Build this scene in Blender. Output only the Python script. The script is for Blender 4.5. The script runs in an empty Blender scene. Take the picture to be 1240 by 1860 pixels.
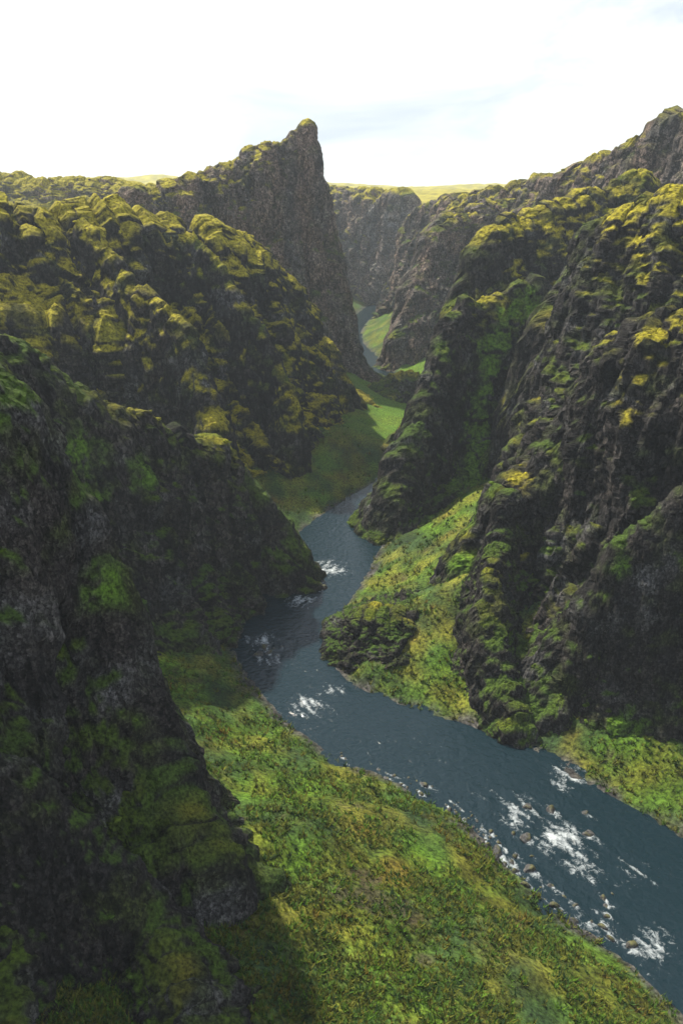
import bpy, math, random
import numpy as np
from concurrent.futures import ThreadPoolExecutor

scene = bpy.context.scene
R = math.radians
COL = scene.collection

# ------------------------------------------------------------------ camera
CAM_Z = 95.0
PITCH = 21.8
FPX = 1447.0
cam_d = bpy.data.cameras.new("camera")
cam = bpy.data.objects.new("camera", cam_d)
COL.objects.link(cam)
cam_d.sensor_fit = 'VERTICAL'
cam_d.sensor_height = 36.0
cam_d.lens = 36.0 * FPX / 1860.0
cam_d.clip_start = 0.5
cam_d.clip_end = 40000.0
cam.location = (0, 0, CAM_Z)
cam.rotation_euler = (R(90 - PITCH), 0, 0)
scene.camera = cam

# ------------------------------------------------------------------ sky, sun, exposure
SUN_AZ = -43.0      # degrees, seen from above: left of the view direction
SUN_EL = 50.0
world = bpy.data.worlds.new("World")
scene.world = world
world.use_nodes = True
nt = world.node_tree
nt.nodes.clear()
out = nt.nodes.new("ShaderNodeOutputWorld")
bg = nt.nodes.new("ShaderNodeBackground")
sky = nt.nodes.new("ShaderNodeTexSky")
sky.sky_type = 'NISHITA'
sky.sun_disc = False
sky.sun_elevation = R(SUN_EL)
sky.sun_rotation = R(SUN_AZ)
sky.air_density = 1.0
sky.dust_density = 0.6
sky.ozone_density = 1.0
# broken high overcast: bright cloud sheet over the blue
tc = nt.nodes.new("ShaderNodeTexCoord")
mp = nt.nodes.new("ShaderNodeMapping")
mp.inputs['Scale'].default_value = (1.1, 1.1, 3.2)
nz = nt.nodes.new("ShaderNodeTexNoise")
nz.inputs['Scale'].default_value = 1.7
nz.inputs['Detail'].default_value = 6
nz.inputs['Roughness'].default_value = 0.55
nz.inputs['Distortion'].default_value = 0.6
rmp = nt.nodes.new("ShaderNodeValToRGB")
rmp.color_ramp.elements[0].position = 0.30
rmp.color_ramp.elements[0].color = (0.80, 0.80, 0.80, 1)
rmp.color_ramp.elements[1].position = 0.62
rmp.color_ramp.elements[1].color = (1, 1, 1, 1)
cl = nt.nodes.new("ShaderNodeMix")
cl.data_type = 'RGBA'
nz2 = nt.nodes.new("ShaderNodeTexNoise")
nz2.inputs['Scale'].default_value = 2.6
nz2.inputs['Detail'].default_value = 7
nz2.inputs['Roughness'].default_value = 0.6
nz2.inputs['Distortion'].default_value = 0.8
rm2 = nt.nodes.new("ShaderNodeValToRGB")
rm2.color_ramp.elements[0].position = 0.32
rm2.color_ramp.elements[0].color = (0.66, 0.74, 0.85, 1)
rm2.color_ramp.elements[1].position = 0.56
rm2.color_ramp.elements[1].color = (1.10, 1.12, 1.14, 1)
gain = nt.nodes.new("ShaderNodeVectorMath")
gain.operation = 'SCALE'
gain.inputs['Scale'].default_value = 10.4
nt.links.new(mp.outputs[0], nz2.inputs['Vector'])
nt.links.new(nz2.outputs['Fac'], rm2.inputs['Fac'])
nt.links.new(rm2.outputs['Color'], gain.inputs[0])
nt.links.new(gain.outputs[0], cl.inputs[7])
nt.links.new(tc.outputs['Generated'], mp.inputs['Vector'])
nt.links.new(mp.outputs[0], nz.inputs['Vector'])
nt.links.new(nz.outputs['Fac'], rmp.inputs['Fac'])
sx = nt.nodes.new("ShaderNodeSeparateXYZ")
nt.links.new(tc.outputs['Generated'], sx.inputs[0])
op = nt.nodes.new("ShaderNodeMapRange")
op.inputs['From Min'].default_value = 0.12
op.inputs['From Max'].default_value = 0.75
op.inputs['To Min'].default_value = 1.0
op.inputs['To Max'].default_value = 0.42
nt.links.new(sx.outputs['Z'], op.inputs['Value'])
ml = nt.nodes.new("ShaderNodeMath")
ml.operation = 'MULTIPLY'
nt.links.new(rmp.outputs['Color'], ml.inputs[0])
nt.links.new(op.outputs[0], ml.inputs[1])
nt.links.new(ml.outputs[0], cl.inputs[0])
nt.links.new(sky.outputs[0], cl.inputs[6])
nt.links.new(cl.outputs[2], bg.inputs['Color'])
bg.inputs['Strength'].default_value = 0.065
nt.links.new(bg.outputs[0], out.inputs['Surface'])

sun_d = bpy.data.lights.new("sun", 'SUN')
sun_d.energy = 5.0
sun_d.angle = R(1.5)
sun_d.color = (1.0, 0.92, 0.77)
sun = bpy.data.objects.new("sun", sun_d)
COL.objects.link(sun)
sun.rotation_euler = (R(90 - SUN_EL), 0, R(-SUN_AZ) + math.pi)

vs = scene.view_settings
vs.view_transform = 'Standard'
vs.look = 'None'
vs.exposure = 0.8
vs.gamma = 1.0
vs.use_curve_mapping = False
scene.cycles.use_denoising = True
scene.cycles.max_bounces = 6
scene.cycles.diffuse_bounces = 3
scene.cycles.volume_bounces = 1

# ------------------------------------------------------------------ helpers
_th = R(PITCH)


def at(px, py, Y):
    """world point seen at photo pixel (px,py) at distance Y in front of the viewpoint"""
    u = (px - 620.0) / FPX
    v = (930.0 - py) / FPX
    dy = math.cos(_th) + v * math.sin(_th)
    dz = -math.sin(_th) + v * math.cos(_th)
    t = Y / dy
    return (u * t, Y, CAM_Z + dz * t)


def ground_at(px, py, z=0.0):
    u = (px - 620.0) / FPX
    v = (930.0 - py) / FPX
    dy = math.cos(_th) + v * math.sin(_th)
    dz = -math.sin(_th) + v * math.cos(_th)
    t = (z - CAM_Z) / dz
    return (u * t, dy * t)


_rng = np.random.RandomState(11)
_p1 = _rng.permutation(512).astype(np.int32)
_perm = np.concatenate([_p1, _p1, _p1])
_g = _rng.normal(size=(1536, 3)).astype(np.float32)
_g /= np.linalg.norm(_g, axis=1)[:, None]
_gx, _gy, _gz = [np.ascontiguousarray(_g[:, k]) * np.float32(1.5) for k in range(3)]
_pool = ThreadPoolExecutor(4)


def _noise_block(p, res):
    i = np.floor(p).astype(np.int32)
    f = p - i
    w = f * f * f * (f * (f * 6 - 15) + 10)
    i &= 511
    fx, fy, fz = (np.ascontiguousarray(f[:, k]) for k in range(3))
    wx, wy, wz = (np.ascontiguousarray(w[:, k]) for k in range(3))
    ix, iy, iz = (np.ascontiguousarray(i[:, k]) for k in range(3))
    r = []
    for cx in (0, 1):
        a = _perm.take(ix + cx) + iy
        gx = fx - cx
        c = []
        for cy in (0, 1):
            b = _perm.take(a + cy) + iz
            gy = fy - cy
            h0 = _perm.take(b)
            h1 = _perm.take(b + 1)
            v0 = _gx.take(h0) * gx + _gy.take(h0) * gy + _gz.take(h0) * fz
            v1 = _gx.take(h1) * gx + _gy.take(h1) * gy + _gz.take(h1) * (fz - 1)
            c.append(v0 + wz * (v1 - v0))
        r.append(c[0] + wy * (c[1] - c[0]))
    res[:] = r[0] + wx * (r[1] - r[0])


def noise(p):
    p = np.asarray(p, dtype=np.float32)
    n = len(p)
    res = np.empty(n, dtype=np.float32)
    st = 12000
    list(_pool.map(lambda a: _noise_block(p[a:a + st], res[a:a + st]), range(0, n, st)))
    return res


def fbm(p, octv=4, gain=0.5):
    p = np.asarray(p, dtype=np.float32)
    a, s, n = 1.0, 0.0, 0.0
    for k in range(octv):
        s = s + a * noise(p + 17.3 * k)
        n += a
        a *= gain
        p = p * 2.03
    return s / n


def ridged(p, octv=3):
    p = np.asarray(p, dtype=np.float32)
    a, s, n = 1.0, 0.0, 0.0
    for k in range(octv):
        s = s + a * (1 - 2 * np.abs(noise(p + 9.1 * k)))
        n += a
        a *= 0.5
        p = p * 2.1
    return s / n


def sstep(a, b, x):
    t = np.clip((x - a) / (b - a), 0, 1)
    return t * t * (3 - 2 * t)


def mixc(a, b, t):
    return a * (1 - t[:, None]) + b * t[:, None]


def C(*v):
    return np.array(v, dtype=np.float32)[None, :]


def mesh_from(name, verts, quads, mat, colors=None, smooth=True, attrs=None, alpha=None):
    verts = np.asarray(verts, dtype=np.float32)
    quads = np.asarray(quads, dtype=np.int32)
    me = bpy.data.meshes.new(name)
    n, k = quads.shape
    me.vertices.add(len(verts))
    me.vertices.foreach_set("co", verts.ravel())
    me.loops.add(n * k)
    me.loops.foreach_set("vertex_index", quads.ravel())
    me.polygons.add(n)
    me.polygons.foreach_set("loop_start", np.arange(0, n * k, k, dtype=np.int32))
    me.polygons.foreach_set("use_smooth", np.full(n, smooth, dtype=bool))
    me.update(calc_edges=True)
    if colors is not None:
        ca = me.color_attributes.new("Col", 'FLOAT_COLOR', 'POINT')
        c4 = np.ones((len(verts), 4), dtype=np.float32)
        c4[:, :3] = colors
        if alpha is not None:
            c4[:, 3] = alpha
        ca.data.foreach_set("color", c4.ravel())
    for an, av in (attrs or {}).items():
        at_ = me.attributes.new(an, 'FLOAT', 'POINT')
        at_.data.foreach_set("value", np.asarray(av, dtype=np.float32))
    me.materials.append(mat)
    o = bpy.data.objects.new(name, me)
    COL.objects.link(o)
    return o


def grid_quads(nu, nv):
    i = np.arange(nu - 1)[:, None] * nv + np.arange(nv - 1)[None, :]
    return np.stack([i, i + 1, i + nv + 1, i + nv], axis=-1).reshape(-1, 4)


def grid_normals(P):
    du = np.gradient(P, axis=0)
    dv = np.gradient(P, axis=1)
    n = np.cross(du, dv)
    n /= (np.linalg.norm(n, axis=2)[:, :, None] + 1e-9)
    return n


def tag(o, label=None, cat=None, group=None, kind=None):
    for k, v in (("label", label), ("category", cat), ("group", group), ("kind", kind)):
        if v:
            o[k] = v
    return o


# ------------------------------------------------------------------ materials
def earth_material(name, scale, rough=0.92, bump=0.6, bdist=0.25, spec=0.12):
    m = bpy.data.materials.new(name)
    m.use_nodes = True
    t = m.node_tree
    b = t.nodes["Principled BSDF"]
    b.inputs['Roughness'].default_value = rough
    b.inputs['Specular IOR Level'].default_value = spec
    at_ = t.nodes.new("ShaderNodeAttribute")
    at_.attribute_name = "Col"
    geo = t.nodes.new("ShaderNodeNewGeometry")
    n1 = t.nodes.new("ShaderNodeTexNoise")
    n1.inputs['Scale'].default_value = scale
    n1.inputs['Detail'].default_value = 5
    n1.inputs['Roughness'].default_value = 0.65
    t.links.new(geo.outputs['Position'], n1.inputs['Vector'])
    r1 = t.nodes.new("ShaderNodeMapRange")
    r1.inputs['From Min'].default_value = 0.34
    r1.inputs['From Max'].default_value = 0.66
    r1.inputs['To Min'].default_value = 0.22
    r1.inputs['To Max'].default_value = 1.9
    t.links.new(n1.outputs['Fac'], r1.inputs['Value'])
    mx = t.nodes.new("ShaderNodeMix")
    mx.data_type = 'RGBA'
    mx.blend_type = 'MULTIPLY'
    mx.inputs[0].default_value = 1.0
    t.links.new(at_.outputs['Color'], mx.inputs[6])
    t.links.new(r1.outputs[0], mx.inputs[7])
    # joint blocks in bare rock: each block its own tone, dark cracks between
    mpv = t.nodes.new("ShaderNodeMapping")
    mpv.inputs['Scale'].default_value = (scale * 0.9, scale * 0.9, scale * 0.42)
    dist = t.nodes.new("ShaderNodeVectorMath")
    dist.operation = 'MULTIPLY_ADD'
    dist.inputs[1].default_value = (0.9, 0.9, 0.9)
    t.links.new(n1.outputs['Color'], dist.inputs[0])
    t.links.new(geo.outputs['Position'], dist.inputs[2])
    t.links.new(dist.outputs[0], mpv.inputs['Vector'])
    vo = t.nodes.new("ShaderNodeTexVoronoi")
    vo.inputs['Scale'].default_value = 1.0
    t.links.new(mpv.outputs[0], vo.inputs['Vector'])
    ve = t.nodes.new("ShaderNodeTexVoronoi")
    ve.feature = 'DISTANCE_TO_EDGE'
    ve.inputs['Scale'].default_value = 1.0
    t.links.new(mpv.outputs[0], ve.inputs['Vector'])
    sp = t.nodes.new("ShaderNodeSeparateXYZ")
    t.links.new(vo.outputs['Color'], sp.inputs[0])
    tone = t.nodes.new("ShaderNodeMapRange")
    tone.inputs['To Min'].default_value = 0.45
    tone.inputs['To Max'].default_value = 1.75
    t.links.new(sp.outputs['X'], tone.inputs['Value'])
    crk = t.nodes.new("ShaderNodeMapRange")
    crk.inputs['From Max'].default_value = 0.10
    crk.inputs['To Min'].default_value = 0.25
    t.links.new(ve.outputs['Distance'], crk.inputs['Value'])
    pm = t.nodes.new("ShaderNodeMath")
    pm.operation = 'MULTIPLY'
    t.links.new(tone.outputs[0], pm.inputs[0])
    t.links.new(crk.outputs[0], pm.inputs[1])
    bare = t.nodes.new("ShaderNodeMath")
    bare.operation = 'SUBTRACT'
    bare.use_clamp = True
    bare.inputs[0].default_value = 1.0
    t.links.new(at_.outputs['Alpha'], bare.inputs[1])
    m2 = t.nodes.new("ShaderNodeMix")
    m2.data_type = 'RGBA'
    m2.blend_type = 'MULTIPLY'
    t.links.new(bare.outputs[0], m2.inputs[0])
    t.links.new(mx.outputs[2], m2.inputs[6])
    t.links.new(pm.outputs[0], m2.inputs[7])
    t.links.new(m2.outputs[2], b.inputs['Base Color'])
    n2 = t.nodes.new("ShaderNodeTexNoise")
    n2.inputs['Scale'].default_value = scale * 1.9
    n2.inputs['Detail'].default_value = 6
    n2.inputs['Roughness'].default_value = 0.7
    t.links.new(geo.outputs['Position'], n2.inputs['Vector'])
    bp = t.nodes.new("ShaderNodeBump")
    bp.inputs['Strength'].default_value = bump
    bp.inputs['Distance'].default_value = bdist
    t.links.new(n2.outputs['Fac'], bp.inputs['Height'])
    t.links.new(bp.outputs[0], b.inputs['Normal'])
    return m


M_ROCK = earth_material("mossy_rock", 1.1, bump=0.9, bdist=0.7)
M_ROCK_NEAR = earth_material("mossy_rock_near", 2.4, bump=0.9, bdist=0.35)
M_GROUND = earth_material("grassland", 1.6, bump=0.8, bdist=0.35)
M_MOSS = earth_material("moss", 3.0, bump=0.7, bdist=0.2, spec=0.05)
M_STONE = earth_material("stone", 3.0, rough=0.6, bump=0.8, bdist=0.15, spec=0.4)


def water_material():
    m = bpy.data.materials.new("river_water")
    m.use_nodes = True
    t = m.node_tree
    b = t.nodes["Principled BSDF"]
    at_ = t.nodes.new("ShaderNodeAttribute")
    at_.attribute_name = "foam"
    geo = t.nodes.new("ShaderNodeNewGeometry")
    n = t.nodes.new("ShaderNodeTexNoise")
    n.inputs['Scale'].default_value = 1.3
    n.inputs['Detail'].default_value = 7
    n.inputs['Roughness'].default_value = 0.72
    n.inputs['Distortion'].default_value = 0.8
    t.links.new(geo.outputs['Position'], n.inputs['Vector'])
    ad = t.nodes.new("ShaderNodeMath")
    ad.operation = 'ADD'
    t.links.new(at_.outputs['Fac'], ad.inputs[0])
    t.links.new(n.outputs['Fac'], ad.inputs[1])
    mr = t.nodes.new("ShaderNodeMapRange")
    mr.inputs['From Min'].default_value = 0.81
    mr.inputs['From Max'].default_value = 1.30
    t.links.new(ad.outputs[0], mr.inputs['Value'])
    cr = t.nodes.new("ShaderNodeMix")
    cr.data_type = 'RGBA'
    cr.inputs[6].default_value = (0.008, 0.020, 0.027, 1)
    cr.inputs[7].default_value = (0.70, 0.76, 0.79, 1)
    t.links.new(mr.outputs[0], cr.inputs[0])
    t.links.new(cr.outputs[2], b.inputs['Base Color'])
    rr = t.nodes.new("ShaderNodeMapRange")
    rr.inputs['To Min'].default_value = 0.12
    rr.inputs['To Max'].default_value = 0.8
    t.links.new(mr.outputs[0], rr.inputs['Value'])
    t.links.new(rr.outputs[0], b.inputs['Roughness'])
    b.inputs['IOR'].default_value = 1.33
    w = t.nodes.new("ShaderNodeTexNoise")
    w.inputs['Scale'].default_value = 0.9
    w.inputs['Detail'].default_value = 5
    w.inputs['Distortion'].default_value = 0.4
    t.links.new(geo.outputs['Position'], w.inputs['Vector'])
    bp = t.nodes.new("ShaderNodeBump")
    bp.inputs['Strength'].default_value = 0.55
    bp.inputs['Distance'].default_value = 0.5
    t.links.new(w.outputs['Fac'], bp.inputs['Height'])
    t.links.new(bp.outputs[0], b.inputs['Normal'])
    return m


M_WATER = water_material()

# ------------------------------------------------------------------ river line
RIV = np.array([
    (70, 900, 7), (35, 760, 7), (12, 640, 7), (6, 570, 7), (12, 505, 8), (20, 450, 9), (36, 400, 7), (46, 345, 6),
    (36, 292, 6), (13.5, 250, 9), (-3, 210, 13), (-12, 185, 15), (-15, 162, 10), (-7, 139, 8), (5, 126, 9),
    (24.5, 114, 10), (38, 97, 12), (48, 84, 12), (58, 70, 12), (80, 48, 12), (105, 30, 12)], dtype=np.float64)


def catmull(pts, n):
    pts = np.asarray(pts, dtype=np.float64)
    p = np.vstack([2 * pts[0] - pts[1], pts, 2 * pts[-1] - pts[-2]])
    seg = len(pts) - 1
    dense = []
    for i in range(seg):
        t = np.linspace(0, 1, 24, endpoint=False)[:, None]
        a, b, c, d = p[i], p[i + 1], p[i + 2], p[i + 3]
        dense.append(0.5 * ((2 * b) + (c - a) * t + (2 * a - 5 * b + 4 * c - d) * t ** 2 + (3 * b - a - 3 * c + d) * t ** 3))
    dense = np.vstack(dense + [pts[-1][None]])
    k = min(3, pts.shape[1])
    L = np.concatenate([[0], np.cumsum(np.linalg.norm(np.diff(dense[:, :k], axis=0), axis=1))])
    s = np.linspace(0, L[-1], n)
    return np.stack([np.interp(s, L, dense[:, j]) for j in range(pts.shape[1])], axis=1), L[-1]


RC, RLEN = catmull(RIV, 300)


def river_dist(x, y):
    d = np.empty(len(x))
    x, y = np.asarray(x, dtype=np.float32), np.asarray(y, dtype=np.float32)
    rc = RC.astype(np.float32)

    def block(a):
        q = np.sqrt((x[a:a + 3000, None] - rc[None, :, 0]) ** 2 + (y[a:a + 3000, None] - rc[None, :, 1]) ** 2) - rc[None, :, 2]
        d[a:a + 3000] = q.min(axis=1)
    list(_pool.map(block, range(0, len(x), 3000)))
    return d


def plateau(x, y):
    far = sstep(500, 3000, y)
    p = np.stack([x / 420, y / 420, np.zeros_like(x)], axis=1)
    h = 82 + 30 * far + (5 + 46 * far) * fbm(p, 5)
    h += 22 * far * sstep(200, -900, x)
    return h


def floor_h(x, y, detail=True):
    x = np.asarray(x, dtype=np.float64)
    y = np.asarray(y, dtype=np.float64)
    d = river_dist(x, y)
    p = np.stack([x, y, np.zeros_like(x)], axis=1)
    d = d + 2.2 * fbm(p / 14, 3) * sstep(1, 10, d)
    k = 0.40 + 0.10 * fbm(p / 60, 2)
    k = k - 0.20 * sstep(285, 320, y) * sstep(430, 390, y)
    steep = sstep(330, 470, y)
    h = 0.10 * np.maximum(d, 0) + k * np.maximum(d - 2.5, 0) + steep * 1.3 * np.maximum(d - 22, 0)
    h = np.where(d < 0, -1.6 * sstep(0, 4, -d), h)
    cap = plateau(x, y)
    h = np.where(h > 0, cap * np.tanh(h / cap), h)
    if detail:
        land = sstep(0.3, 5, d)
        h = h + land * (2.2 * fbm(p / 11, 4) + 0.35 * np.abs(fbm(p / 2.2, 3)) + 0.8 * sstep(200, 600, y) * fbm(p / 24, 3) * 4)
    return h


# ------------------------------------------------------------------ colours of the land
YEL = C(0.27, 0.235, 0.018)
OLV = C(0.066, 0.066, 0.014)
GRN = C(0.062, 0.120, 0.010)
DGR = C(0.014, 0.026, 0.009)
BRN = C(0.054, 0.046, 0.041)
DRK = C(0.016, 0.015, 0.015)
GRY = C(0.078, 0.078, 0.079)
ORG = C(0.19, 0.105, 0.020)


def rock_colour(p, warm=0.5):
    q = p * np.array([1 / 5.0, 1 / 5.0, 1 / 16.0])
    a = sstep(-0.35, 0.4, fbm(q, 4))
    c = mixc(DRK, BRN, a * warm)
    b = sstep(0.0, 0.5, fbm(p / 9 + 40, 4))
    c = mixc(c, GRY * (1.0 + 0.5 * (1 - warm)), (0.55 + 0.3 * (1 - warm)) * b)
    return c


def moss_colour(p, yellow):
    a = sstep(-0.3, 0.3, fbm(p / 7 + 5, 4) + yellow)
    c = mixc(OLV, YEL, a)
    b = sstep(-0.1, 0.45, fbm(p / 13 + 80, 3) - yellow)
    return mixc(c, GRN * 0.7, b * 0.7)


# ------------------------------------------------------------------ ground sheet (valley floor, banks and plateau)
def build_ground():
    ny, nx = 740, 350
    yy = 12.0 * (12000.0 / 12.0) ** np.linspace(0, 1, ny)
    # closer rows where the canyon lies
    ss = np.linspace(-0.80, 0.80, nx)
    X = (yy[:, None] * ss[None, :]) + ss[None, :] * 25
    Y = np.repeat(yy[:, None], nx, axis=1)
    x, y = X.ravel(), Y.ravel()
    z = floor_h(x, y)
    P = np.stack([X, Y, z.reshape(X.shape)], axis=2)
    n = grid_normals(P)
    nz = np.abs(n[:, :, 2]).ravel()
    p = P.reshape(-1, 3)
    d = river_dist(x, y)
    # grass in streaks down the slope, yellow moss on plateau, gravel by the water
    g = sstep(-0.35, 0.35, fbm(p / 16, 4))
    c = mixc(DGR * 2.0, GRN, g)
    a = sstep(-0.2, 0.4, fbm(p / 9 + 33, 4))
    c = mixc(c, C(0.120, 0.118, 0.016), 0.85 * a)
    b = sstep(0.15, 0.5, fbm(p / 12 + 91, 3) + 0.16 * sstep(110, 60, y) - 0.10)
    c = mixc(c, ORG * 0.8, 0.6 * b)
    v1 = fbm(p / 5.5 + 7, 5, 0.6)
    c = c * (1.0 + 0.75 * np.clip(v1 * 1.6, -0.8, 0.9))[:, None]
    patch = np.exp(-((x - 5) ** 2 / 60 + (y - 73) ** 2 / 30))
    soil = sstep(0.30, 0.48, fbm(p / 6.5 + 120, 4, 0.6) + 0.55 * patch) * sstep(300, 200, y)
    mead = sstep(280, 310, y) * sstep(520, 470, y) * sstep(45, 20, d)
    c = mixc(c, GRN * 1.25, 0.7 * mead)
    c = mixc(c, C(0.060, 0.046, 0.030), 0.75 * soil)
    pl = sstep(50, 78, p[:, 2])
    c = mixc(c, moss_colour(p / 6, 0.35) * (1 + 0.9 * np.clip(fbm(p / 22 + 3, 5, 0.65) * 1.5, -0.8, 0.9))[:, None], pl)
    c = mixc(c, rock_colour(p), sstep(0.72, 0.5, nz))
    gr = sstep(4.0, 1.0, d + 4.0 * fbm(p / 6, 3))
    c = mixc(c, mixc(C(0.030, 0.029, 0.028), C(0.085, 0.080, 0.074), sstep(-0.2, 0.3, fbm(p / 1.8, 3))), gr)
    o = mesh_from("ground", p, grid_quads(ny, nx), M_GROUND, c)
    tag(o, kind="structure")
    return o


build_ground()


# ------------------------------------------------------------------ where the boulders lie
rnd = random.Random(4)
B = []
for (px, py, rad, n, smin, smax, lab, grp) in [
        (560, 1060, 5.0, 9, 0.5, 1.6, "dark wet boulder in the white water at the middle river bend", "boulders at the middle bend"),
        (1000, 1690, 8.0, 22, 0.2, 0.9, "mossy stone at the foot of the near slope by the water", "stones at the foot of the near slope"),
        (490, 1185, 3.5, 6, 0.4, 1.2, "small dark boulder in the narrows of the river", "boulders in the narrows"),
        (990, 1500, 8.0, 7, 0.35, 1.0, "dark boulder among the rapids at lower right", "boulders in the lower rapids"),
        (890, 1520, 8.5, 30, 0.25, 1.5, "mossy boulder on the near bank beside the rapids", "boulders on the near bank"),
        (1120, 1660, 7.0, 5, 0.3, 0.9, "black boulder in the foaming river near the right edge", "boulders near the right edge"),
        (740, 1400, 13.0, 22, 0.22, 0.9, "small stone along the grassy river edge", "stones along the grassy edge")]:
    gx, gy = ground_at(px, py)
    for i in range(n):
        for _ in range(90):
            a, r = rnd.uniform(0, 6.28), rad * math.sqrt(rnd.random())
            x, y = gx + r * math.cos(a), gy + r * math.sin(a)
            s = smin + (smax - smin) * rnd.random() ** 2
            dd = river_dist(np.array([x]), np.array([y]))[0]
            if ("bank" in grp or "edge" in grp or "foot" in grp) and not "right edge" in grp and not -1.3 < dd < 1.8:
                continue
            if all((x - q[0]) ** 2 + (y - q[1]) ** 2 > (s + q[2]) ** 2 * 1.1 for q in B):
                B.append((x, y, s, lab, grp))
                break


# ------------------------------------------------------------------ river
def build_river():
    n, m = 1100, 46
    c, L = catmull(RIV, n)
    tx = np.gradient(c[:, :2], axis=0)
    tx /= np.linalg.norm(tx, axis=1)[:, None]
    pr = np.stack([tx[:, 1], -tx[:, 0]], axis=1)
    w = np.linspace(-1, 1, m)
    W = (c[:, 2] + 3.5)[:, None] * w[None, :]
    X = c[:, 0][:, None] + pr[:, 0][:, None] * W
    Y = c[:, 1][:, None] + pr[:, 1][:, None] * W
    p = np.stack([X.ravel(), Y.ravel(), np.zeros(n * m)], axis=1)
    rap = np.zeros(n * m)
    for (px, py, r, s) in RAPIDS:
        gx, gy = ground_at(px, py)
        rap = np.maximum(rap, s * np.exp(-((p[:, 0] - gx) ** 2 + (p[:, 1] - gy) ** 2) / (1.7 * r * r)))
    # flow coordinates: streaks drawn out along the current
    fl = np.stack([np.repeat(np.linspace(0, L, n), m) / 6.5, W.ravel() / 1.25, np.zeros(n * m)], axis=1)
    fl[:, 1] += 0.5 * fbm(p / 6, 2)
    stk = fbm(fl, 4, 0.6)
    z = 0.10 + (0.10 + 0.6 * rap) * fbm(p / 2.3, 4) + 0.25 * rap * stk
    foam = 0.50 * rap + (0.20 + 0.60 * rap) * stk + 0.10 * sstep(0.7, 0.95, np.abs(np.tile(w, n)))
    T2 = np.repeat(tx, m, axis=0)
    wn = fbm(p / 1.1 + 4, 3)
    for (bx, by, bs, _l, _g2) in B:
        rx, ry = p[:, 0] - bx, p[:, 1] - by
        k = (np.abs(rx) < 9) & (np.abs(ry) < 9)
        if not k.any():
            continue
        al = rx[k] * T2[k, 0] + ry[k] * T2[k, 1]
        ac = rx[k] * T2[k, 1] - ry[k] * T2[k, 0]
        wk = np.exp(-(ac / (0.9 * bs + 0.10 * np.maximum(al, 0))) ** 2) * np.where(al > 0, np.exp(-al / (3.8 * bs)), np.exp(-(al / (1.1 * bs)) ** 2))
        foam[k] = np.maximum(foam[k], 0.62 * wk + 0.35 * wn[k] * wk)
        z[k] += 0.22 * bs * wk * (0.6 + wn[k])
    p[:, 2] = z
    o = mesh_from("river", p, grid_quads(n, m), M_WATER, attrs={"foam": foam})
    tag(o, kind="structure")


RAPIDS = [(585, 1035, 6, 0.9), (545, 1095, 5, 0.7), (478, 1165, 4.0, 0.8), (500, 1200, 3.5, 0.6), (565, 1285, 4, 0.75), (610, 1250, 3, 0.6),
          (1030, 1415, 3.3, 0.85), (950, 1480, 4.2, 0.88), (1010, 1520, 4.2, 0.85), (1060, 1570, 3.5, 0.75), (880, 1440, 3, 0.5), (780, 1350, 4, 0.4),
          (1150, 1590, 3.5, 0.6), (1090, 1680, 3.0, 0.65), (1180, 1720, 4, 0.65), (640, 610, 9, 0.5), (700, 910, 5, 0.3)]
build_river()


# ------------------------------------------------------------------ crags
PROF = {
    "cliff": [(0, 0), (0.07, 0.015), (0.16, 0.07), (0.25, 0.30), (0.36, 0.58), (0.52, 0.76), (0.75, 0.90), (1, 1)],
    "wall": [(0, 0), (0.10, 0.03), (0.20, 0.14), (0.30, 0.50), (0.42, 0.80), (0.70, 0.93), (1, 1)],
    "moss": [(0, 0), (0.10, 0.03), (0.22, 0.16), (0.40, 0.36), (0.58, 0.62), (0.78, 0.82), (1, 1)],
    "fins": [(0, 0), (0.07, 0.02), (0.16, 0.08), (0.26, 0.34), (0.44, 0.46), (0.54, 0.74), (0.76, 0.88), (1, 1)],
    "buttress": [(0, 0), (0.05, 0.03), (0.12, 0.20), (0.30, 0.42), (0.55, 0.62), (0.72, 0.85), (1, 1)],
    "slope": [(0, 0), (0.15, 0.06), (0.35, 0.28), (0.55, 0.52), (0.75, 0.76), (1, 1)],
}
ICO = {}


def ico(lev):
    if lev not in ICO:
        import bmesh
        bm = bmesh.new()
        bmesh.ops.create_icosphere(bm, subdivisions=lev, radius=1)
        v = np.array([q.co[:] for q in bm.verts], dtype=np.float32)
        f = np.array([[q.index for q in g.verts] for g in bm.faces], dtype=np.int32)
        bm.free()
        ICO[lev] = (v, f)
    return ICO[lev]


def blobs(name, pos, size, col, mat, rs, squash=0.55, lev=1):
    """many small irregular cushions as one mesh"""
    v, f = ico(lev)
    n = len(pos)
    ang = rs.uniform(0, 6.28, n)
    ca, sa = np.cos(ang), np.sin(ang)
    sx = size * rs.uniform(0.8, 1.5, n)
    sy = size * rs.uniform(0.7, 1.1, n)
    sz = size * squash * rs.uniform(0.7, 1.2, n)
    jit = rs.uniform(0.72, 1.22, (n, len(v), 1))
    q = v[None] * jit
    lx = q[:, :, 0] * sx[:, None]
    ly = q[:, :, 1] * sy[:, None]
    P = np.stack([lx * ca[:, None] - ly * sa[:, None], lx * sa[:, None] + ly * ca[:, None], q[:, :, 2] * sz[:, None]], axis=2) + pos[:, None, :]
    F = (f[None] + (np.arange(n) * len(v))[:, None, None]).reshape(-1, 3)
    cc = np.repeat(col, len(v), axis=0)
    return mesh_from(name, P.reshape(-1, 3), F, mat, cc)


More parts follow.
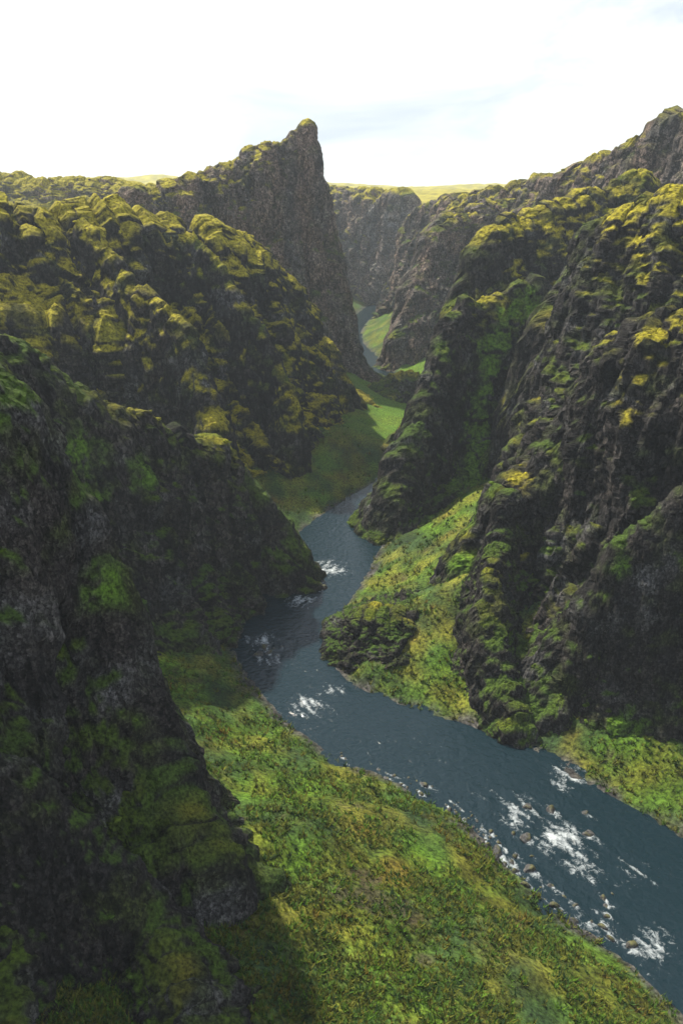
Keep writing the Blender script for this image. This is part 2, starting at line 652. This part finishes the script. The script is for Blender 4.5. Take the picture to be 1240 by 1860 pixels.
def crag(label, pts, wl, wr, pl="cliff", pr="cliff", nu=300, nl=60, nr=200, seed=0, amp=1.0, fs=1.0, jag=2.0,
         yellow=0.0, warm=0.5, mat=None, cushions=500, cs=1.0, sink=5.0, name="crag", vegamt=0.0, gully=4.0, pale=1.0):
    nu, nl, nr = int(nu * 0.82), int(nl * 0.8), int(nr * 0.82)
    rs = np.random.RandomState(seed + 100)
    wp = np.array([at(*q) for q in pts])
    for e, f in ((0, 1), (-1, -2)):
        dv = wp[e] - wp[f]
        dv[2] = 0
        dv /= np.linalg.norm(dv) + 1e-9
        q = wp[e] + dv * 5.0 * fs
        q[2] = min(floor_h(q[:1], q[1:2], False)[0] - 4.0, wp[e][2] - 4.0)
        wp = np.vstack([q[None], wp]) if e == 0 else np.vstack([wp, q[None]])
    c, L = catmull(wp, nu)
    s = np.linspace(0, L, nu)
    sd = np.stack([s, np.full(nu, seed * 7.7), np.zeros(nu)], axis=1)
    spk = np.maximum(ridged(sd / (7.0 * fs) + 3, 2) - 0.1, 0) ** 1.5
    flat = 1 - sstep(0.35, 0.75, np.abs(np.gradient(c[:, 2], s)))
    teethy = (0.04 + 0.96 * flat) * (jag * (0.55 * fbm(sd / 9.0, 4) + 1.5 * spk) * fs - 0.35 * jag * fs)
    t = np.gradient(c[:, :2], axis=0)
    kk = max(3, nu // 14)
    ker = np.hanning(kk * 2 + 1)
    ker /= ker.sum()
    for j in (0, 1):
        t[:, j] = np.convolve(np.pad(t[:, j], kk, mode='edge'), ker, mode='valid')
    t /= np.linalg.norm(t, axis=1)[:, None] + 1e-9
    perp = np.stack([t[:, 1], -t[:, 0]], axis=1)
    if perp[:, 1].mean() > 0:      # listed right to left: the near side is the other one
        wl, wr, pl, pr, nl, nr = wr, wl, pr, pl, nr, nl
    cols = []
    hgt = max(10.0, c[:, 2].max() * 0.8)
    for side, w, prof, n in ((-1, wl, pl, nl), (1, wr, pr, nr)):
        w = np.interp(np.linspace(0, 1, nu), np.linspace(0, 1, len(w)), w) if isinstance(w, (list, tuple)) else np.full(nu, float(w))
        w = w * (1 + 0.30 * fbm(sd / 22.0 + side * 31, 3))
        pf = np.array(PROF[prof])
        al = np.concatenate([[0], np.cumsum(np.hypot(np.diff(pf[:, 0]) * w.mean(), np.diff(pf[:, 1]) * hgt))])
        q = np.linspace(0, al[-1], n + 1)
        hf = np.interp(q, al, pf[:, 0])
        vf = np.interp(q, al, pf[:, 1])
        foot = c[:, :2] + side * perp * w[:, None]
        zb = floor_h(foot[:, 0], foot[:, 1], False) - sink
        zb = np.minimum(zb, c[:, 2] - 0.5)
        zb = np.convolve(np.pad(zb, 6, mode='edge'), np.ones(13) / 13, mode='valid')
        Pn = np.empty((nu, n + 1, 3))
        Pn[:, :, 0] = c[:, 0][:, None] + side * perp[:, 0][:, None] * w[:, None] * hf[None]
        Pn[:, :, 1] = c[:, 1][:, None] + side * perp[:, 1][:, None] * w[:, None] * hf[None]
        Pn[:, :, 2] = c[:, 2][:, None] + (zb - c[:, 2])[:, None] * vf[None] + teethy[:, None] * ((1 - vf) ** 7)[None]
        cols.append(Pn)
    P = np.concatenate([cols[0][:, ::-1], cols[1][:, 1:]], axis=1)
    nt_ = P.shape[1]
    N = grid_normals(P)
    if N[:, :, 2].mean() < 0:
        N = -N
    p = P.reshape(-1, 3)
    nn = N.reshape(-1, 3).copy()
    # coarse buttresses and gullies
    st = sstep(0.97, 0.6, nn[:, 2])
    p0 = p + seed * 3.1
    S = np.repeat(s, nt_)
    T = np.abs(np.tile(np.concatenate([np.linspace(-1, 0, nl), np.linspace(0, 1, nr + 1)]), nu))
    warp = fbm(p0 / (14 * fs), 3)
    one = np.full(len(S), seed * 5.3)
    rib = ridged(np.stack([S / (15 * fs) + 0.55 * warp, T * 1.3, one], axis=1), 2)
    rib2 = ridged(np.stack([S / (5.2 * fs) + 1.7 * warp, T * 3.0, one + 4], axis=1), 2)
    dn = sstep(0.0, 0.35, T)
    lie = 1 - sstep(0.30, 0.70, np.abs(np.gradient(c[:, 2], s)))
    lie = np.convolve(np.pad(lie, 8, mode='edge'), np.ones(17) / 17, mode='valid')
    lie = np.repeat(lie, nt_)
    iso = ridged(p0 / np.array([7.0, 7.0, 30.0]) / fs + 2, 3)
    d = 2.8 * fs * warp + (0.2 + 0.8 * lie) * (1.45 * gully * fs * (rib - 0.3) * (0.3 + 0.7 * dn) + 1.8 * fs * rib2 * (0.25 + 0.75 * dn)) + 2.6 * fs * iso
    p = p + nn * (d * amp)[:, None]
    P = p.reshape(nu, nt_, 3)
    N = grid_normals(P)
    if N[:, :, 2].mean() < 0:
        N = -N
    nn = N.reshape(-1, 3)
    st = sstep(0.9, 0.5, nn[:, 2])
    # broken beds that step out here and there
    lz = p[:, 2] + 5.0 * fs * warp + 1.5 * fs * noise(p0 / (4 * fs))
    hz = nn * np.array([1, 1, 0.15])
    for lh, la in ((8.5 * fs, 0.8 * fs), (3.1 * fs, 0.35 * fs)):
        fr = lz / lh - np.floor(lz / lh)
        led = np.where(fr < 0.75, 0.5 - fr / 0.75, (fr - 0.75) / 0.25 - 0.5)
        gate = sstep(0.0, 0.5, noise(p0 / (11 * fs) + lh))
        p = p + hz * (st * sstep(0.8, 0.4, nn[:, 2]) * la * led * gate * amp)[:, None]
    # angular blocks
    st2 = sstep(0.75, 0.35, nn[:, 2]) * (0.25 + 0.75 * lie)
    for bw, bh, ba, k in ((2.6 * fs, 17.0 * fs, 1.9 * fs, 0), (1.0 * fs, 6.0 * fs, 0.8 * fs, 7)):
        cx = np.floor(S / bw + 0.7 * warp + 0.25 * noise(p0 / (2.5 * fs) + k)).astype(np.int64)
        cz = np.floor(p[:, 2] / bh + 0.6 * warp + ((cx * 7919 + seed) % 97) / 97.0).astype(np.int64)
        hv = ((cx * 73856093 ^ cz * 19349663 ^ (seed + k) * 83492791) % 1009) / 1009.0
        p = p + hz * (st2 * ba * (hv - 0.5) * amp)[:, None]
    # medium and fine breakage
    f2 = 0.8 * fs * fbm(p0 / np.array([3.2, 3.2, 8.0]) / fs, 5, 0.6) + 0.9 * fs * ridged(p0 / np.array([2.0, 2.0, 6.0]) / fs, 3)
    p = p + nn * ((0.45 + 0.55 * st) * f2 * amp)[:, None]
    # pillows of moss where it lies flat
    up = sstep(0.45, 0.8, nn[:, 2])
    hum = np.abs(noise(p0 / (1.6 * fs))) + 0.6 * np.abs(noise(p0 / (0.7 * fs)))
    p[:, 2] += up * (0.55 - hum) * 0.6 * fs
    P = p.reshape(nu, nt_, 3)
    N = grid_normals(P)
    if N[:, :, 2].mean() < 0:
        N = -N
    nz = N[:, :, 2]
    nzs = nz.copy()
    for _ in range(2):
        nzs[1:-1, 1:-1] = (nzs[1:-1, 1:-1] * 2 + nzs[:-2, 1:-1] + nzs[2:, 1:-1] + nzs[1:-1, :-2] + nzs[1:-1, 2:]) / 6
    nzs = nzs.ravel()
    crest = sstep(0.42, 0.06, T + 0.22 * fbm(p0 / (9 * fs), 3)) * (0.15 + 0.85 * lie)
    veg = sstep(0.40, 0.66, nzs + 0.55 * fbm(p0 / (13 * fs), 3) + 0.28 * fbm(p0 / (2.6 * fs), 3) + vegamt + 0.10 * crest)
    col = rock_colour(p0, warm) * pale  # tan rock; distant walls also lightened in colour for haze and lit faces
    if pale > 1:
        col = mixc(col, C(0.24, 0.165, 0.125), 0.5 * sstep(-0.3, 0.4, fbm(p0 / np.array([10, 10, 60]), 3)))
    # thin dark green on steep damp rock
    tg = sstep(-0.02, 0.45, fbm(p0 / 6 + 60, 4) + 0.45 * nzs - 0.1 + 0.5 * vegamt)
    col = mixc(col, DGR * 0.8 + OLV * 0.35, 0.8 * tg)
    mcol = moss_colour(p0, yellow + 0.42 * crest + 0.15 * sstep(0.5, 0.9, nzs) - 0.42)
    mcol = mixc(mcol, DGR * 1.2 + GRN * 0.3, 0.7 * (1 - crest) * sstep(-0.2, 0.3, fbm(p0 / 10 + 12, 3) - yellow))
    gnoise = 0.9 * fbm(p / 4, 4)
    for (gx, gy, gz, gr) in GREEN:
        gd = 0.95 * sstep(1.1, 0.2, np.sqrt((p[:, 0] - gx) ** 2 + (p[:, 1] - gy) ** 2 + (p[:, 2] - gz) ** 2) / gr + gnoise)
        mcol = mixc(mcol, GRN * 1.4, gd)
        veg = np.maximum(veg, gd * sstep(-0.15, 0.2, nzs))
    col = mixc(col, mcol, veg)
    o = bpy.data.objects.new(name, None)
    COL.objects.link(o)
    base = np.array([p[:, 0].mean(), p[:, 1].mean(), 0.0])
    o.location = base
    tag(o, label, name, "rocks of the canyon walls")
    face = mesh_from("rock_face", p - base, grid_quads(nu, nt_), mat or M_ROCK, col, smooth=False, alpha=veg)
    face.parent = o
    if cushions:
        ok = np.where((nzs > 0.62) & (veg > 0.6))[0]
        if len(ok) > 20:
            # weight towards the nearer faces
            pk = rs.choice(ok, min(cushions, len(ok)), replace=False)
            sz = rs.uniform(0.35, 1.0, len(pk)) ** 2 * 1.15 * fs * cs
            b = blobs("moss_cushions", p[pk] - base + np.array([0, 0, -0.12]) * fs, sz, np.clip(mcol[pk] * rs.uniform(0.75, 1.3, (len(pk), 1)), 0, 1), M_MOSS, rs)
            b.parent = o
            tag(b, kind="stuff")
    return o


GREEN = [(59, 260, 61, 8), (53, 258, 56, 8), (48, 252, 51, 8), (47, 250, 45, 8), (45, 247, 36, 8), (43, 244, 28, 8), (42.5, 243, 22, 8), (41.5, 239, 16, 8), (40, 232, 11, 8), (30, 176, 25, 5),
         (26, 164, 16, 6), (22, 155, 12, 6), (18.6, 147, 9, 4), (-51.5, 152, 47, 8), (-51, 149, 40, 8), (-43, 161, 40, 5), (-26.5, 79, 55, 4),
         (-113, 262, 86, 12), (48, 124, 35, 4), (50, 115, 7, 6), (44, 117, 4, 5)]

crag("dark shaded rock wall filling the lower left corner, mossy along its broken crest",
     [(-330, 560, 78), (-180, 600, 78), (-40, 660, 79), (60, 760, 80), (105, 850, 80), (145, 950, 80), (195, 1150, 78), (245, 1340, 75), (310, 1490, 70), (345, 1570, 66)],
     25, [40, 42, 44, 44, 42, 38, 32, 24], "cliff", "cliff", nu=400, nl=40, nr=360, seed=1, fs=0.55, jag=3, mat=M_ROCK_NEAR, cushions=400, warm=0.5, yellow=-0.15, vegamt=-0.04, gully=8)
crag("brown spur above the river bend, ending in a blunt nose with a yellow moss tip",
     [(-220, 560, 140), (-80, 590, 148), (60, 650, 158), (180, 735, 166), (300, 785, 177), (390, 815, 186), (425, 830, 188), (430, 910, 187), (432, 1000, 184)],
     26, [34, 36, 38, 36, 32, 26, 14, 8], "slope", "cliff", nu=380, nl=50, nr=280, seed=2, fs=0.85, jag=2.5, cushions=400, warm=0.8, vegamt=-0.08, yellow=-0.1)
crag("broad moss-topped crag on the upper left with a knobbly crest",
     [(-260, 400, 255), (-90, 390, 260), (0, 383, 265), (60, 395, 270), (110, 402, 275), (210, 398, 285), (310, 428, 298), (400, 432, 310), (465, 455, 318), (530, 520, 326), (578, 600, 332), (600, 690, 328)],
     40, [74, 74, 72, 70, 66, 58, 46, 34, 22, 12], "cliff", "fins", nu=440, nl=30, nr=310, seed=3, fs=1.0, jag=6.0, gully=8.0, yellow=0.55, cushions=700, cs=0.8, vegamt=0.08)
crag("jagged fin with yellow moss shelves standing off the left crag",
     [(140, 430, 268), (200, 470, 258), (260, 540, 246), (300, 560, 240), (345, 620, 234), (375, 720, 226), (392, 800, 218)],
     16, [20, 20, 18, 18, 16, 12, 8], "wall", "wall", nu=280, nl=110, nr=170, seed=21, fs=0.85, jag=3.0, gully=4, yellow=0.45, cushions=350, vegamt=-0.02)
crag("thin dark fin running down to the meadow, moss along its back",
     [(330, 440, 292), (390, 480, 284), (430, 540, 276), (470, 600, 270), (505, 680, 264), (530, 770, 256)],
     15, [20, 20, 18, 16, 12, 8], "wall", "wall", nu=260, nl=110, nr=160, seed=22, fs=0.85, jag=3.0, gully=4, yellow=0.35, cushions=300, vegamt=-0.05)
crag("tall pointed grey-brown cliff left of centre whose skyline climbs to a sheer right edge",
     [(225, 357, 405), (280, 348, 412), (335, 330, 418), (390, 310, 425), (440, 288, 430), (490, 264, 433), (530, 244, 435), (560, 228, 437), (571, 262, 438), (580, 320, 438), (588, 390, 436), (596, 470, 430), (604, 560, 420)],
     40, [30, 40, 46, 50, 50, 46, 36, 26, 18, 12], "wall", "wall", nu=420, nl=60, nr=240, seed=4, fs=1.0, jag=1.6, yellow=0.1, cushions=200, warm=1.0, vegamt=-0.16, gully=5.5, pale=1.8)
crag("long far canyon wall whose skyline climbs to the top right",
     [(738, 470, 690), (742, 425, 688), (752, 398, 680), (775, 382, 665), (810, 370, 640), (860, 362, 600), (910, 355, 560), (980, 342, 510), (1040, 325, 470), (1090, 302, 445), (1140, 278, 425), (1190, 252, 410), (1250, 224, 395), (1400, 190, 370)],
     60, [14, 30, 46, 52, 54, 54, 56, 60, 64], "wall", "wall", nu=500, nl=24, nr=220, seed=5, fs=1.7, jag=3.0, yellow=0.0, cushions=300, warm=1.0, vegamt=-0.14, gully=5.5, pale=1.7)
crag("far flat-topped brown wall closing the gorge behind the pointed cliff",
     [(380, 346, 900), (470, 347, 880), (560, 348, 850), (640, 350, 820), (700, 353, 790), (730, 357, 765), (728, 410, 760), (716, 500, 750)],
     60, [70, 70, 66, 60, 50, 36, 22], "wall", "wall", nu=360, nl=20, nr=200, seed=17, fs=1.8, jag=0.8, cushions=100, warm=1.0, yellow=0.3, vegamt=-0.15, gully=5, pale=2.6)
crag("pale sunlit yellow-olive cliff band on the far left skyline",
     [(-160, 322, 660), (-60, 320, 655), (20, 324, 650), (80, 334, 640), (200, 335, 620), (255, 349, 600), (330, 356, 580)],
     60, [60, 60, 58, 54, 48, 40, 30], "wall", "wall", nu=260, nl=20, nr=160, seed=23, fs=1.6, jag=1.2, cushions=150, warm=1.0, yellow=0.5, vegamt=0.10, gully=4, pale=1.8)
crag("hazy brown buttress standing in front of the far canyon wall",
     [(930, 372, 520), (870, 380, 512), (815, 398, 500), (775, 430, 490), (752, 510, 478), (738, 600, 462)],
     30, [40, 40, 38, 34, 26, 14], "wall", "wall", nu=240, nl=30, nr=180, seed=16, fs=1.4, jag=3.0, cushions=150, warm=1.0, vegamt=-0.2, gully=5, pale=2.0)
crag("mossy crag right of the gorge with a bright yellow sloping top",
     [(1180, 345, 320), (1080, 362, 318), (1000, 388, 312), (930, 410, 306), (885, 430, 300), (862, 470, 296), (845, 540, 292), (838, 620, 286)],
     30, [44, 44, 42, 38, 32, 24, 14], "cliff", "moss", nu=340, nl=40, nr=260, seed=6, fs=1.1, jag=2.5, yellow=0.2, cushions=400, cs=0.8, vegamt=0.02)
crag("dark buttress at the right edge topped by a yellow moss shoulder",
     [(1480, 300, 205), (1330, 345, 212), (1220, 366, 220), (1130, 386, 228), (1075, 425, 235), (1040, 480, 238), (1010, 560, 236), (985, 640, 230)],
     30, [46, 46, 44, 42, 36, 28, 18], "cliff", "moss", nu=360, nl=40, nr=280, seed=7, fs=1.0, jag=2.5, yellow=0.12, cushions=400, cs=0.8, vegamt=-0.03)
crag("dark narrow fin dropping to the river beside the green gully",
     [(985, 535, 268), (900, 548, 262), (832, 560, 254), (800, 625, 247), (766, 735, 238), (735, 820, 228), (722, 900, 221), (716, 1020, 209)],
     24, [24, 24, 24, 22, 20, 16, 8], "cliff", "wall", nu=320, nl=50, nr=200, seed=8, fs=0.85, jag=2.2, cushions=250, warm=0.6, yellow=-0.15, vegamt=-0.10)
crag("steep dark fin in the right middle with a line of yellow moss down its crest",
     [(1400, 540, 148), (1290, 575, 156), (1190, 598, 165), (1100, 640, 172), (1050, 720, 174), (1000, 800, 174), (935, 878, 172), (895, 915, 170), (860, 1030, 166), (838, 1210, 152)],
     26, [40, 40, 40, 40, 40, 38, 32, 16], "cliff", "cliff", nu=400, nl=50, nr=300, seed=9, fs=0.8, jag=2.5, gully=5.5, cushions=400, yellow=0.05, warm=0.6, vegamt=-0.12)
crag("near black rock wall at the right edge standing in the river",
     [(1560, 720, 112), (1420, 800, 119), (1320, 860, 123), (1240, 905, 126), (1170, 960, 128), (1120, 1000, 129), (1075, 1090, 129), (1035, 1210, 128), (1000, 1320, 124)],
     22, [15, 15, 15, 14, 12, 9, 6], "cliff", "cliff", nu=360, nl=60, nr=280, seed=10, fs=0.6, jag=2.0, mat=M_ROCK_NEAR, cushions=400, yellow=-0.2, warm=0.4, vegamt=-0.08)
crag("grey scree-covered rock rib in the bottom left corner",
     [(-260, 1220, 54), (-100, 1310, 55), (90, 1445, 57), (215, 1570, 57), (285, 1690, 55), (330, 1810, 50), (375, 1950, 45)],
     10, [16, 16, 16, 15, 13, 10, 7], "slope", "cliff", nu=360, nl=40, nr=260, seed=15, fs=0.36, jag=2.0, mat=M_ROCK_NEAR, cushions=150, yellow=-0.5, warm=0.35, gully=3, vegamt=-0.16)
crag("low dark rib running down to the water below the steep fin",
     [(925, 900, 165), (900, 985, 158), (885, 1080, 146), (895, 1180, 136), (925, 1280, 127), (950, 1335, 122)],
     10, [13, 13, 13, 12, 10, 7], "cliff", "cliff", nu=280, nl=120, nr=140, seed=18, fs=0.5, jag=2.0, mat=M_ROCK_NEAR, cushions=150, yellow=-0.2, warm=0.5, vegamt=-0.1)
crag("low rocky knoll between the green bank and the river bend",
     [(600, 1150, 158), (645, 1120, 158), (700, 1115, 156), (765, 1135, 154), (810, 1190, 149)],
     14, 12, "slope", "slope", nu=260, nl=60, nr=120, seed=11, fs=0.5, jag=3.0, cushions=120, vegamt=-0.2, yellow=-0.3, sink=2, name="knoll", mat=M_ROCK_NEAR)
crag("small dark knoll in front of the far river",
     [(690, 705, 385), (715, 685, 388), (745, 680, 389), (775, 695, 388), (800, 735, 382)],
     14, 13, "slope", "slope", nu=120, nl=30, nr=60, seed=12, fs=0.7, jag=2.0, cushions=100, sink=2, name="knoll", warm=0.4)

# ------------------------------------------------------------------ boulders
def boulder_mesh(seed):
    import bmesh
    rs = np.random.RandomState(seed)
    bm = bmesh.new()
    bmesh.ops.create_icosphere(bm, subdivisions=3, radius=1)
    v = np.array([q.co[:] for q in bm.verts])
    f = np.array([[q.index for q in g.verts] for g in bm.faces])
    bm.free()
    for _ in range(9):
        n = rs.normal(size=3)
        n /= np.linalg.norm(n)
        dd = v @ n
        lim = rs.uniform(0.5, 0.85)
        v = v - np.maximum(dd - lim, 0)[:, None] * n[None]
    v = v * (1 + 0.16 * fbm(v * 1.7 + seed, 3))[:, None]
    c = mixc(DRK * 1.2, GRY, sstep(-0.4, 0.5, fbm(v * 2 + seed, 3)))
    c = mixc(c, OLV, sstep(0.45, 0.8, v[:, 2] + 0.4 * fbm(v * 2, 2)) * 0.8)
    if seed == 5:
        c = mixc(GRY * 2.0, C(0.42, 0.41, 0.36), sstep(-0.3, 0.3, fbm(v * 3 + seed, 3)))
    o = mesh_from("boulder", v, f, M_STONE, c)
    return o


protos = [boulder_mesh(s) for s in range(5)]
used = [False] * 5
bz = floor_h(np.array([b[0] for b in B]), np.array([b[1] for b in B]))
for (x, y, s, lab, grp), z in zip(B, bz):
    k = rnd.randrange(5)
    if not used[k]:
        o = protos[k]
        used[k] = True
    else:
        o = protos[k].copy()
        COL.objects.link(o)
    big = max(q[2] for q in B if q[4] == grp)
    lab = ("largest " if s == big else "lesser ") + lab.replace("small ", "")
    o.location = (x, y, max(z, 0.0) + 0.12 * s)
    o.rotation_euler = (rnd.uniform(-0.3, 0.3), rnd.uniform(-0.3, 0.3), rnd.uniform(0, 6.28))
    o.scale = (s * rnd.uniform(0.9, 1.4), s * rnd.uniform(0.8, 1.1), s * rnd.uniform(0.6, 0.9))
    tag(o, lab, "boulder", grp)


# ------------------------------------------------------------------ tussocks on the banks
def tussocks():
    rs = np.random.RandomState(5)
    n = 130000
    y = 42 + 260 * rs.uniform(0, 1, n) ** 1.7
    u = rs.uniform(-0.5, 0.55, n)
    x = u * y * 1.1
    keep = rs.uniform(0, 1, n) < np.clip(90.0 / y, 0.15, 1.0)
    x, y = x[keep], y[keep]
    d = river_dist(x, y)
    p = np.stack([x, y, np.zeros_like(x)], axis=1)
    k = (d > 1.2) & (d < 75) & (fbm(p / 9, 3) + rs.uniform(-0.3, 0.3, len(x)) > -0.05)
    x, y, p = x[k], y[k], p[k]
    z = floor_h(x, y)
    p[:, 2] = z
    sz = rs.uniform(0.3, 1.0, len(x)) ** 2.5 * 0.42 * (1 + y / 260.0)
    a = rs.uniform(0, 1, len(x))
    c = mixc(DGR * 2.4, GRN * 1.15, a)
    c = mixc(c, C(0.11, 0.108, 0.018), (rs.uniform(0, 1, len(x)) > 0.5) * 0.8)
    c = mixc(c, ORG * 0.8, (fbm(p / 8 + 50, 3) + rs.uniform(-0.2, 0.2, len(x)) > 0.42) * 0.5)
    nb = 8
    N = len(p)
    an = rs.uniform(0, 6.28, (N, nb))
    ln = sz[:, None] * rs.uniform(0.9, 2.0, (N, nb)) * 1.3
    out_ = ln * rs.uniform(0.25, 0.85, (N, nb))
    hw = sz[:, None] * rs.uniform(0.16, 0.34, (N, nb))
    bx = p[:, None, 0] + 0.35 * sz[:, None] * rs.normal(size=(N, nb))
    by = p[:, None, 1] + 0.35 * sz[:, None] * rs.normal(size=(N, nb))
    bz_ = p[:, None, 2] - 0.05 + 0 * bx
    v0 = np.stack([bx - np.sin(an) * hw, by + np.cos(an) * hw, bz_], axis=2)
    v1 = np.stack([bx + np.sin(an) * hw, by - np.cos(an) * hw, bz_], axis=2)
    v2 = np.stack([bx + np.cos(an) * out_, by + np.sin(an) * out_, bz_ + ln * 0.75], axis=2)
    V = np.stack([v0, v1, v2], axis=2).reshape(-1, 3)
    cc = np.repeat(c, nb * 3, axis=0)
    o = mesh_from("grass_tussocks", V, np.arange(len(V)).reshape(-1, 3), M_MOSS, cc, smooth=False)
    tag(o, "short grass tussocks and low herbs covering the green banks", "grass", kind="stuff")


tussocks()

# ------------------------------------------------------------------ haze in the gorge
hm = bpy.data.materials.new("haze")
hm.use_nodes = True
ht = hm.node_tree
ht.nodes.clear()
ho = ht.nodes.new("ShaderNodeOutputMaterial")
pv = ht.nodes.new("ShaderNodeVolumePrincipled")
pv.inputs['Color'].default_value = (0.80, 0.90, 1.0, 1)
pv.inputs['Density'].default_value = 0.00013
pv.inputs['Anisotropy'].default_value = 0.1
ht.links.new(pv.outputs[0], ho.inputs['Volume'])
x0, x1, y0, y1, z0, z1 = -10500, 10500, -300, 12500, -4, 190
hv = [(x0, y0, z0), (x1, y0, z0), (x1, y1, z0), (x0, y1, z0), (x0, y0, z1), (x1, y0, z1), (x1, y1, z1), (x0, y1, z1)]
hf = [(0, 3, 2, 1), (4, 5, 6, 7), (0, 1, 5, 4), (1, 2, 6, 5), (2, 3, 7, 6), (3, 0, 4, 7)]
hz = mesh_from("haze", hv, hf, hm, smooth=False)
tag(hz, "pale haze hanging in the canyon air", "haze", kind="stuff")
